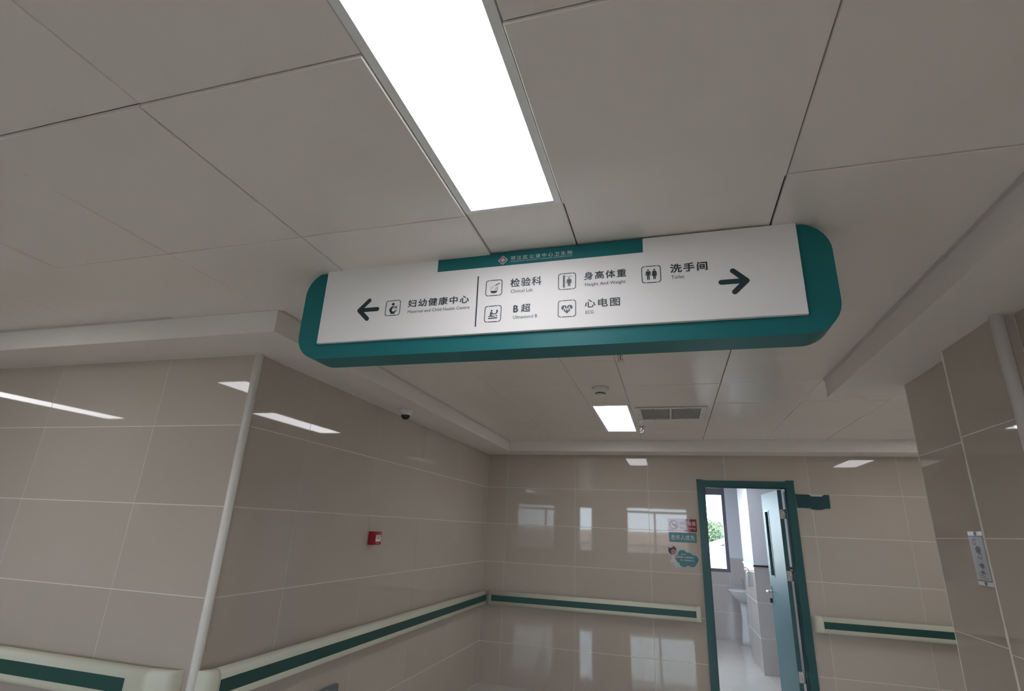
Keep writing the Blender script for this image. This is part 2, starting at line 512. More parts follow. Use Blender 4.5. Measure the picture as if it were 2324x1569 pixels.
# dropped perimeter band
def soffit(name, boxes, label):
    mb = MB()
    for b in boxes: mb.box(*b)
    return structure(make(name, mb, PLASTER), label)
XS, YS = -1.700, 1.872          # inner faces of the band
t1 = soffit('trim_1', [(XW, XS, YS, YL+.05, ZS, ZC+.016), (XL-.05, XS, YL+.05, YF+.05, ZS, ZC+.016), (XS, XE, 5.690, YF+.05, ZS, ZC+.016)],
            'white dropped ceiling band along the left and far walls')
make('wall_angle', MB().box(XW, XS+.003, YS-.003, YS, ZC-.013, ZC+.004), WALLANGLE, I4, t1)
make('wall_angle', MB().box(XS, XS+.003, YS, 5.69, ZC-.013, ZC+.004), WALLANGLE, I4, t1)
t2 = soffit('trim_2', [(0.912, XR+.05, YB, 3.43, ZS, ZC+.016), (XR+.05, XE, YR-.05, 3.43, ZS, ZC+.016)], 'white dropped ceiling band along the right wall')
make('wall_angle', MB().box(0.905, 0.912, YB, 3.43, ZC-.020, ZC+.004), WALLANGLE, I4, t2)

# corner beads and caulk
def bead(name, x, y, r, a0, a1, label, z1=ZS):
    ring = [(x + r*math.cos(math.radians(a)), y + r*math.sin(math.radians(a))) for a in [a0+(a1-a0)*i/10 for i in range(11)]] + [(x, y)]
    mb = MB(); mb.sections([[(p[0], p[1], z) for p in ring] for z in (0.001, z1)], smooth=True)
    return structure(make(name, mb, BEAD, fixn=True), label)
bead('trim_3', XL-.008, YL+.008, .0205, -150, 60, 'white rounded corner bead on the left wall corner')
bead('trim_4', XP+.008, YP0+.008, .0215, 120, 330, 'white rounded corner bead on the pilaster edge')
def caulk(name, x, y, w, label):
    mb = MB(); secs = []
    for i in range(60):
        z = 0.005 + (ZS-.006)*i/59; q = w*(0.75+0.5*random.random())
        dx = random.uniform(-.0008, .0008)
        secs.append([(x+dx, y-q, z), (x-q*0.6+dx, y, z), (x+dx, y+q, z), (x+.002, y, z)])
    mb.sections(secs, smooth=False)
    return structure(make(name, mb, CAULK, fixn=True), label)
caulk('trim_5', XP, YP1, .0065, 'ragged white caulk line at the back edge of the pilaster')
caulk('trim_6', XR, YR, .0042, 'thin white caulk line at the end of the right wall')

# ------------------------------------------------------------------ ceiling lights
def ceiling_light(x0, x1, y0, y1, label, ix=.024, iy=.016):
    e = empty('ceiling_light', ((x0+x1)/2, (y0+y1)/2, ZC))
    tag(e, label, 'ceiling light', 'long ceiling panel lights')
    z0, z1 = ZC-.003, ZC+.010
    make('frame', MB().box(x0+.002, x0+ix, y0+.002, y1-.002, z0, z1).box(x1-ix, x1-.002, y0+.002, y1-.002, z0, z1)
         .box(x0+ix, x1-ix, y0+.002, y0+iy, z0, z1).box(x0+ix, x1-ix, y1-iy, y1-.002, z0, z1), LFRAME, I4, e)
    make('diffuser', MB().box(x0+ix, x1-ix, y0+iy, y1-iy, ZC-.001, ZC+.006), LAMPM, I4, e)
    return e
ceiling_light(-0.569, -0.264, 0.125, 1.325, 'large bright ceiling panel light in front of the hanging sign')
ceiling_light(-0.569, -0.264, *FARL, 'small-looking ceiling panel light behind the sign near the far wall')
ceiling_light(-3.175, -2.870, 0.125, 1.325, 'ceiling panel light seen as short reflection beside the left corner bead')
ceiling_light(-5.745, -5.440, 0.125, 1.325, 'ceiling panel light seen as long reflection in the left wall')
ceiling_light(-0.569, -0.264, -2.675, -1.475, 'added fill light behind the camera over the right half of the lobby')  # unseen lamp added to raise the lobby's brightness
ceiling_light(4.55, 4.858, *FARL, 'added fill light deep in the side passage')  # out of view, added as fill for the far area
ceiling_light(2.010, 2.318, *FARL, 'ceiling panel light in the side passage reflected right of the door')

# ------------------------------------------------------------------ the hanging sign
SY = 1.575                                      # front of the white panel
sg = tag(empty('hanging_sign', (-0.41, 1.64, ZC)), 'long teal and white hospital direction sign hanging from the ceiling', 'sign')
board = make('backboard', MB().prism(rrect(-1.325, 0.496, CZ+.557, ZC-.002, .098, 10), -.115, 0), TEAL, FRONT(0, SY+.014, 0), sg)
board['label'] = 'teal backboard with rounded corners'
face = make('panel', MB().cbox(-1.230, 0.405, CZ+.613, ZC-.006, -.013, 0, .001), SIGNW, FRONT(0, SY, 0), sg)
face['label'] = 'white lettered panel'
band = make('header_band', MB().box(-0.768, -0.047, CZ+.860, ZC-.005, -.004, .0006), TEAL, FRONT(0, SY, 0), sg)
band['label'] = 'teal header band with the hospital name'
SF = FRONT(0, SY, CZ)
def S(body, u0, u1, v0, v1, ink=None, bold=0.0, spacing=1.0, parent=None, n=.0006, name='lettering'):
    return lettering(body, u0, u1, v0, v1, ink or INK, SF, n, parent or face, bold, spacing, name)
S('妇幼健康中心', -.8715, -.6385, .7285, .7590, bold=.018, spacing=1.2)
S('Maternal and Child Health Centre', -.8690, -.6347, .7065, .7178, INK2, .006, 1.04)
S('检验科', -.4910, -.3815, .7742, .8070, bold=.018, spacing=1.15)
S('Clinical Lab', -.4880, -.4119, .7530, .7655, INK2, .006, 1.04)
S('B', -.4765, -.4590, .6805, .7065, bold=.035)
S('超', -.4495, -.4172, .6795, .7095, bold=.018)
S('Ultrasound B', -.4760, -.3937, .6575, .6695, INK2, .006, 1.04)
S('身高体重', -.2385, -.1021, .7778, .8068, bold=.018, spacing=1.2)
S('Height And Weight', -.2349, -.1048, .7525, .7672, INK2, .006, 1.04)
S('心电图', -.2360, -.1241, .6785, .7085, bold=.018, spacing=1.2)
S('ECG', -.2338, -.2081, .6578, .6690, INK2, .006, 1.04)
S('洗手间', .0340, .1448, .7770, .8078, bold=.028, spacing=1.2)
S('Toilet', .0360, .0742, .7562, .7680, INK2, .006, 1.04)
S('邗江区公道中心卫生院', -.4940, -.2773, .8780, .8932, PRINTW, .012, 1.4, band, .0010)
S('HANJIANGQU GONGDAO ZHONGXIN WEISHENGYUAN', -.4935, -.2788, .8698, .8752, PRINTW, .003, 1.1, band, .0010)
make('divider', MB().stroke([(-.6095, .826), (-.6080, .640)], .0046, .0006), INK, SF, face)
AW = .0165
make('arrow', MB().stroke([(-1.068, .7325), (-.994, .7325)], AW, .0006).stroke([(-1.031, .7690), (-1.0685, .7325), (-1.031, .6965)], AW, .0006), INK, SF, face)
make('arrow', MB().stroke([(.251, .7315), (.180, .7315)], AW, .0006).stroke([(.2155, .7670), (.2515, .7315), (.2155, .6968)], AW, .0006), INK, SF, face)

def icon(x, z, s, build):
    """x, z: lower-left corner; s: side of the rounded outline."""
    def T(p): return (x + p[0]*s, z + p[1]*s)
    w = .0027
    g0, g1, r = .20, .80, .15
    mbf = MB()
    mbf.stroke([T(p) for p in [(g0-.035, 1)] + arc(r, 1-r, r, 90+8, 180) + [(0, r)] + arc(r, r, r, 180, 270-8) + [(g0-.035, 0)]], w, .0006)
    mbf.stroke([T(p) for p in [(g1+.035, 1)] + arc(1-r, 1-r, r, 90-8, 0) + [(1, r)] + arc(1-r, r, r, 0, -90+8) + [(g1+.035, 0)]], w, .0006)
    mbf.stroke([T((g0+.02, 1)), T((g1-.02, 1))], w, .0006, cap=False)
    mbf.stroke([T((g0+.02, 0)), T((g1-.02, 0))], w, .0006, cap=False)
    f = make('icon_outline', mbf, INK, SF, face)
    mb, hi = MB(), MB()
    build(mb, hi, T, s)
    make('pictogram', mb, INK, SF, f)
    if hi.v: make('pictogram_line', hi, SIGNW, SF, f)
N6 = .0006
def person(mb, T, s, cx, top, h, dress=False):
    mb.disc(*T((cx, top-.055)), .048*s, N6)
    y = top - .125
    if dress:
        mb.flat([T(p) for p in [(cx-.07, y), (cx+.07, y), (cx+.085, y-.16), (cx+.14, y-.32), (cx-.14, y-.32), (cx-.085, y-.16)]], N6)
        mb.stroke([T((cx-.075, y-.02)), T((cx-.135, y-.20))], .040*s, N6); mb.stroke([T((cx+.075, y-.02)), T((cx+.135, y-.20))], .040*s, N6)
        for d in (-.04, .04): mb.stroke([T((cx+d, y-.30)), T((cx+d, top-h))], .055*s, N6, cap=False)
    else:
        mb.flat([T(p) for p in [(cx-.09, y), (cx+.09, y), (cx+.075, y-.28), (cx-.075, y-.28)]], N6)
        for d in (-1, 1):
            mb.stroke([T((cx+d*.10, y-.02)), T((cx+d*.125, y-.24))], .046*s, N6)
            mb.stroke([T((cx+d*.042, y-.26)), T((cx+d*.042, top-h))], .062*s, N6, cap=False)
def i_mother(mb, hi, T, s):
    mb.disc(*T((.50, .76)), .095*s, N6)
    mb.flat([T(p) for p in [(.60, .60), (.47, .62), (.36, .57), (.27, .44), (.27, .31), (.36, .21), (.38, .10), (.66, .10), (.67, .19), (.77, .28), (.83, .42), (.70, .31), (.55, .25), (.46, .30), (.44, .40), (.50, .50)]], N6)
    mb.stroke([T(p) for p in [(.59, .42), (.60, .62), (.81, .65), (.80, .47), (.70, .41)]], .018*s, N6, closed=True)
    mb.disc(*T((.705, .535)), .062*s, N6)
def i_lab(mb, hi, T, s):
    mb.flat([T(p) for p in [(.30, .31), (.72, .30), (.69, .20), (.60, .15), (.40, .15), (.32, .21)]], N6)
    mb.stroke([T(p) for p in [(.27, .57), (.31, .54), (.30, .30)]], .018*s, N6); mb.stroke([T(p) for p in [(.75, .58), (.71, .54), (.72, .30)]], .020*s, N6)
    for k in range(3): mb.stroke([T((.57, .38+.06*k)), T((.71, .385+.06*k))], .016*s, N6)
    mb.stroke([T((.43, .60)), T((.72, .72))], .022*s, N6); mb.stroke([T((.62, .675)), T((.74, .73))], .06*s, N6); mb.stroke([T((.76, .74)), T((.84, .78))], .05*s, N6)
    mb.disc(*T((.41, .50)), .022*s, N6, ry=.04*s)
def i_us(mb, hi, T, s):
    mb.stroke([T((.22, .22)), T((.78, .23))], .07*s, N6, cap=False); mb.stroke([T((.22, .345)), T((.64, .35))], .055*s, N6, cap=False)
    mb.disc(*T((.73, .36)), .045*s, N6)
    mb.disc(*T((.42, .70)), .055*s, N6)
    mb.flat([T(p) for p in [(.32, .60), (.42, .62), (.54, .52), (.64, .52), (.72, .58), (.70, .74), (.80, .74), (.80, .58), (.70, .47), (.52, .47), (.46, .50), (.48, .38), (.33, .38)]], N6)
    hi.stroke([T((.40, .50)), T((.46, .40))], .02*s, .0009)
def i_hw(mb, hi, T, s):
    mb.stroke([T((.33, .17)), T((.33, .83))], .13*s, N6)
    for k in range(8): hi.stroke([T((.34, .20+.085*k)), T((.395, .20+.085*k))], .030*s, .0009, cap=False)
    mb.stroke([T((.46, .80)), T((.80, .80))], .022*s, N6)
    person(mb, T, s, .62, .75, .57)
def i_ecg(mb, hi, T, s):
    pts = []
    for k in range(40):
        t = 2*math.pi*k/40
        hx = 16*math.sin(t)**3; hy = 13*math.cos(t)-5*math.cos(2*t)-2*math.cos(3*t)-math.cos(4*t)
        pts.append(T((.50 - hx*.0205, .49 + hy*.0190)))
    mb.flat(pts, N6)
    hi.stroke([T(p) for p in [(.24, .40), (.31, .40), (.37, .62), (.43, .38), (.50, .55), (.56, .38), (.64, .62), (.70, .38), (.76, .48)]], .035*s, .0009)
def i_wc(mb, hi, T, s):
    person(mb, T, s, .34, .82, .64); person(mb, T, s, .67, .83, .64, True)
IC = .0575
icon(-.9595, .7030, IC, i_mother); icon(-.5780, .7492, IC, i_lab); icon(-.5768, .6523, IC, i_us)
icon(-.3236, .7505, IC, i_hw); icon(-.3231, .6525, IC, i_ecg); icon(-.0533, .7500, IC, i_wc)
em = make('emblem', MB().prism([(-.5222+.0165*math.cos(a)*(1 if k % 2 == 0 else 1), .8818+.0165*math.sin(a)) for k, a in enumerate([math.radians(q) for q in (8, 82, 98, 172, 188, 262, 278, 352)])], .0006, .0010), PRINTW, SF, band)
make('emblem_red', MB().flat([(-.5222+.0132*math.cos(math.radians(q)), .8818+.0132*math.sin(math.radians(q))) for q in (8, 82, 98, 172, 188, 262, 278, 352)], .0012), REDP, SF, em)
make('emblem_cross', MB().stroke([(-.5292, .8818), (-.5152, .8818)], .0062, .0014).stroke([(-.5222, .8748), (-.5222, .8888)], .0062, .0014), PRINTW, SF, em)

# ------------------------------------------------------------------ handrails
def handrail(FR, o, u0, u1, cap0, cap1, label, s0=None, s1=None):
    """o: a point of the wall plane at floor level; runs from u0 to u1; caps are rounded end pieces of the given length."""
    zc = CZ - .7125
    M = FR(*o)
    hr = tag(empty('handrail', M @ Vector(((u0+u1)/2, zc, 0))), label, 'handrail', 'cream and green corridor handrails')
    prof = []
    for (a, b) in arc(.060, .043, .025, 90, 0, 5) + arc(.060, -.043, .025, 0, -90, 5) + arc(.042, -.052, .016, -90, -180, 3) + arc(.042, .052, .016, 180, 90, 3):
        prof.append((a, b))
    def ring(u, fn=1.0, fv=1.0): return [(u, zc + b*fv, a*fn) for a, b in prof]
    make('rail', MB().sections([ring(u0+cap0), ring(u1-cap1)], smooth=True), CREAM, M, hr, fixn=True)
    for c, u, sgn in ((cap0, u0, -1), (cap1, u1, 1)):
        if c <= 0.02: continue
        base = u - sgn*c
        secs = []
        for k in range(9):
            t = k/8*math.pi/2
            secs.append(ring(base + sgn*c*math.sin(t), 0.05+0.95*(math.cos(t)**0.55 if k < 8 else 0.0), 1+.03*math.sin(t*2)))
        make('end_cap', MB().sections(secs, smooth=True), CREAM, M, hr, fixn=True)
    a = s0 if s0 is not None else u0+cap0; b = s1 if s1 is not None else u1-cap1
    st = make('green_strip', MB().box(a, b, zc-.0285, zc+.0285, .080, .0862), GREEN, M, hr)
    k = max(2, int((u1-u0)/0.9))
    for i in range(k):
        u = u0 + (u1-u0)*(i+.5)/k
        make('bracket', MB().box(u-.03, u+.03, zc-.04, zc+.04, 0, .03), BLACK, M, hr)
    return hr
handrail(FRONT, (0, YF, 0), -1.928, 0.222, .012, .05, 'cream and green handrail on the far wall left of the door', s0=-1.885, s1=.175)
handrail(FRONT, (0, YF, 0), 1.196, 5.5, .06, .02, 'cream and green handrail on the far wall right of the door', s0=1.262)
handrail(LEFTW, (XL, 0, 0), 2.165, 5.890, .06, .02, 'long cream and green handrail along the left side wall', s0=2.228, s1=5.875)
handrail(FRONT, (0, YL, 0), -6.4, -2.075, .02, .13, 'cream and green handrail end at the lower left, before the corner bead', s1=-2.30)

# ------------------------------------------------------------------ door to the washroom
dr = structure(empty('door_1', (0.717, YF, 0)), 'teal metal door standing open into the washroom')
jz = CZ + .487
make('jamb', MB().box(.262, .331, YF-.016, YF-.0005, 0, CZ+.545).box(.286, .331, YF-.0005, YF+.135, 0, jz), DOORT, I4, dr)
make('jamb', MB().box(1.103, 1.172, YF-.016, YF-.0005, 0, CZ+.545).box(1.103, 1.149, YF-.0005, YF+.175, 0, jz), DOORT, I4, dr)
make('head', MB().box(.331, 1.103, YF-.014, YF-.0005, jz, CZ+.545).box(.286, 1.149, YF-.0005, YF+.135, jz, DZ-.001), DOORT, I4, dr)
make('corner_ear', MB().box(.258, .325, YF-.018, YF-.0005, CZ+.5452, CZ+.553), DOORT, I4, dr)
make('corner_ear', MB().box(1.100, 1.176, YF-.018, YF-.0005, CZ+.5452, CZ+.556), DOORT, I4, dr)
make('door_stop', MB().box(.3312, .343, YF+.03, YF+.05, 0, jz-.001).box(.343, 1.091, YF+.03, YF+.05, jz-.012, jz-.0005).box(1.091, 1.1028, YF+.03, YF+.05, 0, jz-.001), DOORT, I4, dr)
# leaf: local u runs from the hinge to the free edge, v up, n towards the viewer's left
ang = math.radians(93.0)
hx, hy = 1.069, YF + .098
uu = Vector((math.cos(ang), math.sin(ang), 0))
T_ = .038
LWD = .775
FL = frame((hx, hy, 0), uu, Z)                     # n = +X side
a0, a1, v0, v1 = .505, .655, CZ-.365, CZ+.282
lz = jz - .014
leaf = make('leaf', MB().box(0, a0, .008, lz, 0, T_).box(a1, LWD, .008, lz, 0, T_).box(a0, a1, .008, v0, 0, T_).box(a0, a1, v1, lz, 0, T_), LEAFT, FL @ Matrix.Translation((0, 0, -T_)), dr)
LT = FL @ Matrix.Translation((0, 0, -T_))          # n=0 is the face seen by the camera, n=T_ the far face
make('vision_frame', MB().box(a0-.012, a0, v0-.012, v1+.012, -.004, T_+.004).box(a1, a1+.012, v0-.012, v1+.012, -.004, T_+.004).box(a0, a1, v0-.012, v0, -.004, T_+.004).box(a0, a1, v1, v1+.012, -.004, T_+.004), DOORT, LT, leaf)
make('vision_glass', MB().box(a0, a1, v0, v1, T_/2-.003, T_/2+.003), GLASS, LT, leaf)
hb = make('handle_plate', MB().prism(rrect(.700, .738, CZ-.66, CZ-.475, .012, 4), -.007, 0), CHROME, LT, leaf)
make('lever', MB().tube([(.719, CZ-.53, 0), (.719, CZ-.53, -.05), (.70, CZ-.53, -.056), (.61, CZ-.535, -.056)], .009), CHROME, LT, leaf)
make('key', MB().box(.716, .722, CZ-.645, CZ-.60, -.03, -.007), BLACK, LT, leaf)
for z in (CZ+.24, CZ-.33, CZ-1.18):
    make('hinge', MB().lathe([(0, z-.045), (.007, z-.045), (.007, z+.045), (0, z+.045)], 12, (hx+.004, hy-.012)).box(hx-.034, hx+.04, hy-.006, hy-.002, z-.045, z+.045), CHROME, I4, dr)

# ------------------------------------------------------------------ washroom behind the door
WY, WX0, WX1, WZ = 10.0, -2.1, 2.6, CZ + .815
PX, PY0, PY1 = 0.953, 7.762, 8.85                  # tiled pier
wfl = structure(make('floor_washroom', MB().box(WX0-.2, WX1+.2, YF+.121, WY+.2, -.25, -BK), GROUT), 'pale floor tiling of the washroom')
for i in range(6):
    for j in range(5):
        link('tile', tile_mesh(.8, .8, FLOORT), None, UP(WX0+.3+i*.8, YF+.13+.4+j*.8, -TT), wfl)
structure(make('ceiling_washroom', MB().box(WX0-.2, WX1+.2, YF+.13, WY+.2, WZ, WZ+.2), WASHW), 'white washroom ceiling')
wx0, wx1, wz0, wz1 = -1.95, .872, CZ-.545, CZ+.81
wb = structure(make('wall_washroom_back', MB().box(WX0-.2, wx0, WY+BK, WY+.2, 0, WZ).box(wx1, WX1+.2, WY+BK, WY+.2, 0, WZ).box(wx0, wx1, WY+BK, WY+.2, 0, wz0), WASHW), 'washroom rear wall, tiled low and painted above, with window')
WR = [0, .39, .785, 1.195]
tile_wall(wb, FRONT, (0, WY, 0), [WX0, -1.55, -.95, -.35, .25, .85, 1.45, 2.05, WX1], WR, hole=(wx0, wx1, wz0, 3), material=WTILE)
make('tile_cap', MB().box(wx1, WX1, WY-.004, WY+BK, 1.195, 1.208), STEEL, I4, wb)
structure(make('wall_washroom_left', MB().box(WX0-.2, WX0, YF+.13, WY, 0, WZ), WASHW), 'painted washroom side wall')
structure(make('wall_washroom_right', MB().box(WX1, WX1+.2, YF+.13, WY, 0, WZ), WASHW), 'painted washroom wall behind the door leaf')
structure(make('wall_washroom_front', MB().box(WX0, DX0, YF+.131, YF+.14, 0, WZ).box(DX1, WX1, YF+.131, YF+.14, 0, WZ).box(DX0, DX1, YF+.131, YF+.14, DZ, WZ), WASHW), 'painted inner face of the washroom door wall')
pier = structure(make('wall_pier', MB().box(PX+BK, WX1-.01, PY0+BK, PY1, 0, 1.20).box(PX, WX1-.01, PY0, PY1, 1.20, WZ), WASHW), 'washroom pier, tiled low and painted above')
tile_wall(pier, FRONT, (0, PY0, 0), [PX, 1.55, 2.15, WX1-.02], WR, material=WTILE)
tile_wall(pier, frame_left := (lambda x, y, z: frame((x, y, z), -Y, Z)), (PX, 0, 0), [-PY1, -8.35, -PY0], WR, material=WTILE)
make('tile_cap', MB().box(PX-.004, WX1-.02, PY0-.012, PY0, 1.192, 1.212), BLACK, I4, pier)
make('tile_cap', MB().box(PX-.012, PX, PY0-.012, PY1, 1.188, 1.212), CERAM, I4, pier)
window(4, wx0, wx1, wz0, wz1, WY+.05, [-1.36, -.82, -.28, .26], (CZ+.675, CZ+.755), .052, .09, label='dark framed washroom window seen through the open door')

wlm = tag(empty('ceiling_light', (.3, 7.6, WZ)), 'added washroom fill light hidden above the door head', 'ceiling light', 'long ceiling panel lights')  # no lamp visible here; added to brighten the washroom
make('frame', MB().box(.08, .52, 6.98, 8.22, WZ-.012, WZ-.0005), LFRAME, I4, wlm)
make('diffuser', MB().box(.1, .5, 7.0, 8.2, WZ-.016, WZ-.012), LAMPM, I4, wlm)
# wash basin on a pedestal
bs = tag(empty('wash_basin', (1.02, 9.66, 0)), 'white ceramic pedestal basin beyond the washroom door', 'basin')
def oval(cx, cy, rx, ry, z, k=28): return [(cx+rx*math.cos(2*math.pi*i/k), cy+ry*math.sin(2*math.pi*i/k), z) for i in range(k)]
zr = CZ-.765
make('bowl', MB().sections([oval(1.02, 9.72, .05, .06, zr-.19), oval(1.02, 9.70, .11, .12, zr-.165), oval(1.02, 9.67, .19, .20, zr-.09), oval(1.02, 9.65, .235, .27, zr-.015), oval(1.02, 9.65, .24, .275, zr), oval(1.02, 9.65, .225, .26, zr+.002), oval(1.02, 9.65, .19, .21, zr-.04), oval(1.02, 9.66, .10, .12, zr-.10), oval(1.02, 9.67, .02, .02, zr-.115)], True), CERAM, I4, bs, fixn=True)
make('pedestal', MB().sections([oval(1.02, 9.74, .10, .12, 0), oval(1.02, 9.74, .085, .10, .08), oval(1.02, 9.74, .065, .08, .35), oval(1.02, 9.73, .08, .09, zr-.175)], True), CERAM, I4, bs, fixn=True)
make('tap', MB().tube([(1.02, 9.87, zr), (1.02, 9.87, zr+.10), (1.02, 9.84, zr+.14), (1.02, 9.78, zr+.13)], .012), CHROME, I4, bs)
# soap dispenser on the pier
sd = tag(empty('soap_dispenser', (PX-.04, 8.05, 1.02)), 'small steel and white dispenser on the washroom pier', 'dispenser')
make('body', MB().cbox(-.055, .055, -.09, .09, 0, .06, .012), STEEL, frame((PX-.001, 8.05, 1.03), -Y, Z), sd)
make('lever', MB().tube([(0, .10, .03), (0, .13, .05), (0, .14, .085)], .008), CHROME, frame((PX-.001, 8.05, 1.03), -Y, Z), sd)

# ------------------------------------------------------------------ wall notices
def plate(name, x0, x1, z0, z1, material, label, cat, th=.002):
    o = make(name, MB().box(x0, x1, z0, z1, .0002, th), material, FRONT(0, YF, 0))
    return tag(o, label, cat)
GLOSSR = mat('glossy_red_film', (0.30, 0.012, 0.030), 0.05, bump=0.03, bscale=18)
STKT = mat('teal_sticker', (0.030, 0.165, 0.175), 0.25, noise=.02)
ns = plate('no_smoking_plate', -.045, .234, CZ+.034, CZ+.156, GLOSSR, 'glossy red no smoking notice left of the washroom door', 'notice', .003)
NF = FRONT(0, YF, CZ)
make('no_smoking_symbol', MB().stroke([(.012+.040*math.cos(math.radians(q)), .097+.040*math.sin(math.radians(q))) for q in range(0, 360, 12)], .007, .0034, closed=True)
     .stroke([(-.016, .125), (.040, .069)], .007, .0034).stroke([(-.014, .094), (.036, .094)], .009, .0034, cap=False)
     .stroke([(.030, .102), (.036, .110), (.032, .118)], .004, .0034), PRINTW, NF, ns)
lettering('请勿吸烟', .068, .222, .092, .134, PRINTW, NF, .0034, ns, .01, 1.05)
lettering('No smoking', .072, .220, .053, .079, PRINTW, NF, .0034, ns, .004, 1.05)
el = plate('priority_sign', -.041, .226, CZ-.070, CZ+.024, STKT, 'teal sign with five white characters under the red notice', 'sign')
lettering('老年人优先', -.022, .208, -.049, .002, PRINTW, NF, .0024, el, .012, 1.1)
st = empty('cloud_sticker', (.08, YF-.001, CZ-.22))
tag(st, 'teal cloud-shaped sticker with a small cartoon nurse beside the door', 'sticker')
PALE = mat('pale_sticker_edge', (0.42, 0.50, 0.52), 0.3)
def cloud(mb, n, g):
    ells = []
    for cx, cz, rx, rz in ((.045, -.225, .040, .036), (.080, -.182, .044, .040), (.088, -.268, .042, .034), (.135, -.205, .050, .042), (.165, -.262, .046, .036), (.195, -.226, .036, .040), (.130, -.240, .065, .045)):
        ells.append((cx, cz, rx+g, rz+g))
    poly = []
    for i in range(96):
        a = 2*math.pi*i/96; best = 0
        for k in range(1, 140):
            q = (.122+k*.001*math.cos(a), -.226+k*.001*math.sin(a))
            if any(((q[0]-e[0])/e[2])**2 + ((q[1]-e[1])/e[3])**2 <= 1 for e in ells): best = k
        poly.append((.122+best*.001*math.cos(a), -.226+best*.001*math.sin(a)))
    mb.flat(poly, n)
    return mb
cb = make('cloud_edge', cloud(MB(), .0010, .006), PALE, NF, st)
cf = make('cloud', cloud(MB(), .0014, 0), STKT, NF, st)
lettering('温馨提示', .066, .116, -.188, -.179, PRINTW, NF, .0018, cf, .01, 1.05)
lettering('懂礼让帮助老人', .058, .194, -.218, -.203, PRINTW, NF, .0018, cf, .02, 1.15)
lettering('多一份关爱之心', .058, .194, -.245, -.230, PRINTW, NF, .0018, cf, .02, 1.15)
fg = make('nurse_figure', MB().disc(-.014, -.150, .044, .0016, 24, .046).stroke([(-.012, -.20), (-.008, -.235)], .034, .0016).disc(-.012, -.258, .038, .0016, 24, .030)
          .stroke([(.004, -.275), (.018, -.315)], .026, .0016).stroke([(.018, -.27), (.046, -.300)], .024, .0016).stroke([(.0, -.212), (.050, -.208)], .018, .0016), PALE, NF, st)
DHAIR = mat('dark_brown_print', (0.035, 0.018, 0.022), .35); SKIN = mat('skin_print', (0.42, 0.22, 0.20), .35); WPR = mat('white_print', (0.66, 0.62, 0.66), .35)
make('hair', MB().disc(-.016, -.148, .039, .0018, 24, .041), DHAIR, NF, fg)
make('face', MB().disc(-.005, -.162, .025, .0020, 20, .025).stroke([(.01, -.211), (.052, -.207)], .010, .0020), SKIN, NF, fg)
make('cap', MB().flat([(-.040, -.128), (-.010, -.122), (-.006, -.112), (-.030, -.110), (-.044, -.118)], .0022), WPR, NF, fg)
make('dress', MB().flat([(-.024, -.195), (.002, -.195), (.004, -.225), (.020, -.262), (-.040, -.262), (-.026, -.228)], .0020)
     .stroke([(.004, -.268), (.016, -.312)], .012, .0020).stroke([(.014, -.266), (.042, -.298)], .012, .0020), WPR, NF, fg)
make('eyes', MB().disc(-.012, -.158, .004, .0022, 10).disc(.006, -.158, .004, .0022, 10), DHAIR, NF, fg)
rp = tag(make('room_plate', MB().prism([(1.181, .300), (1.292, .300), (1.312, .287), (1.398, .287), (1.420, .300), (1.468, .300), (1.471, .427), (1.425, .427), (1.408, .409), (1.315, .409), (1.293, .427), (1.178, .428)], .0003, .010), mat('dark_teal_plate', (.010, .062, .075), .3), NF),
         'dark teal notched plate without lettering right of the washroom door', 'plate')
make('tab', MB().box(1.318, 1.405, .4092, .424, .0003, .006), PRINTW, NF, rp)

# ------------------------------------------------------------------ fire call point
fc = tag(empty('fire_call_point', (XL, 3.515, CZ-.11)), 'red fire alarm call point on the left side wall', 'alarm')
FM = LEFTW(XL, 0, CZ)
body = make('body', MB().cbox(3.468, 3.560, -.153, -.066, .0005, .052, .004), REDPL, FM, fc)
pl = make('label_plate', MB().box(3.482, 3.548, -.131, -.088, .052, .0535), WHITEP, FM, fc)
make('mark', MB().disc(3.515, -.109, .006, .0538, 14).flat([(3.496, -.109), (3.504, -.104), (3.504, -.114)], .0538).flat([(3.534, -.109), (3.526, -.114), (3.526, -.104)], .0538)
     .stroke([(3.490, -.096), (3.506, -.096)], .004, .0538).stroke([(3.520, -.096), (3.542, -.096)], .004, .0538), BLACK, FM, pl)
lettering('火警', 3.522, 3.540, -.084, -.074, PRINTW, FM, .0524, body, .01)
lettering('FIRE', 3.496, 3.530, -.146, -.138, PRINTW, FM, .0524, body, .01)

# dome camera under the left band
dc = tag(empty('dome_camera', (-1.868, 3.53, ZS)), 'white dome security camera under the left ceiling band', 'camera')
DM = DOWN(-1.868, 3.53, ZS)
make('housing', MB().lathe([(0, 0), (.046, 0), (.048, .006), (.047, .024), (.040, .040), (.034, .044), (.0, .044)], 28), WHITEP, DM, dc)
make('dome', MB().lathe([(.033, .044), (.031, .056), (.024, .067), (.013, .074), (0, .076)], 24), SMOKED, DM, dc)

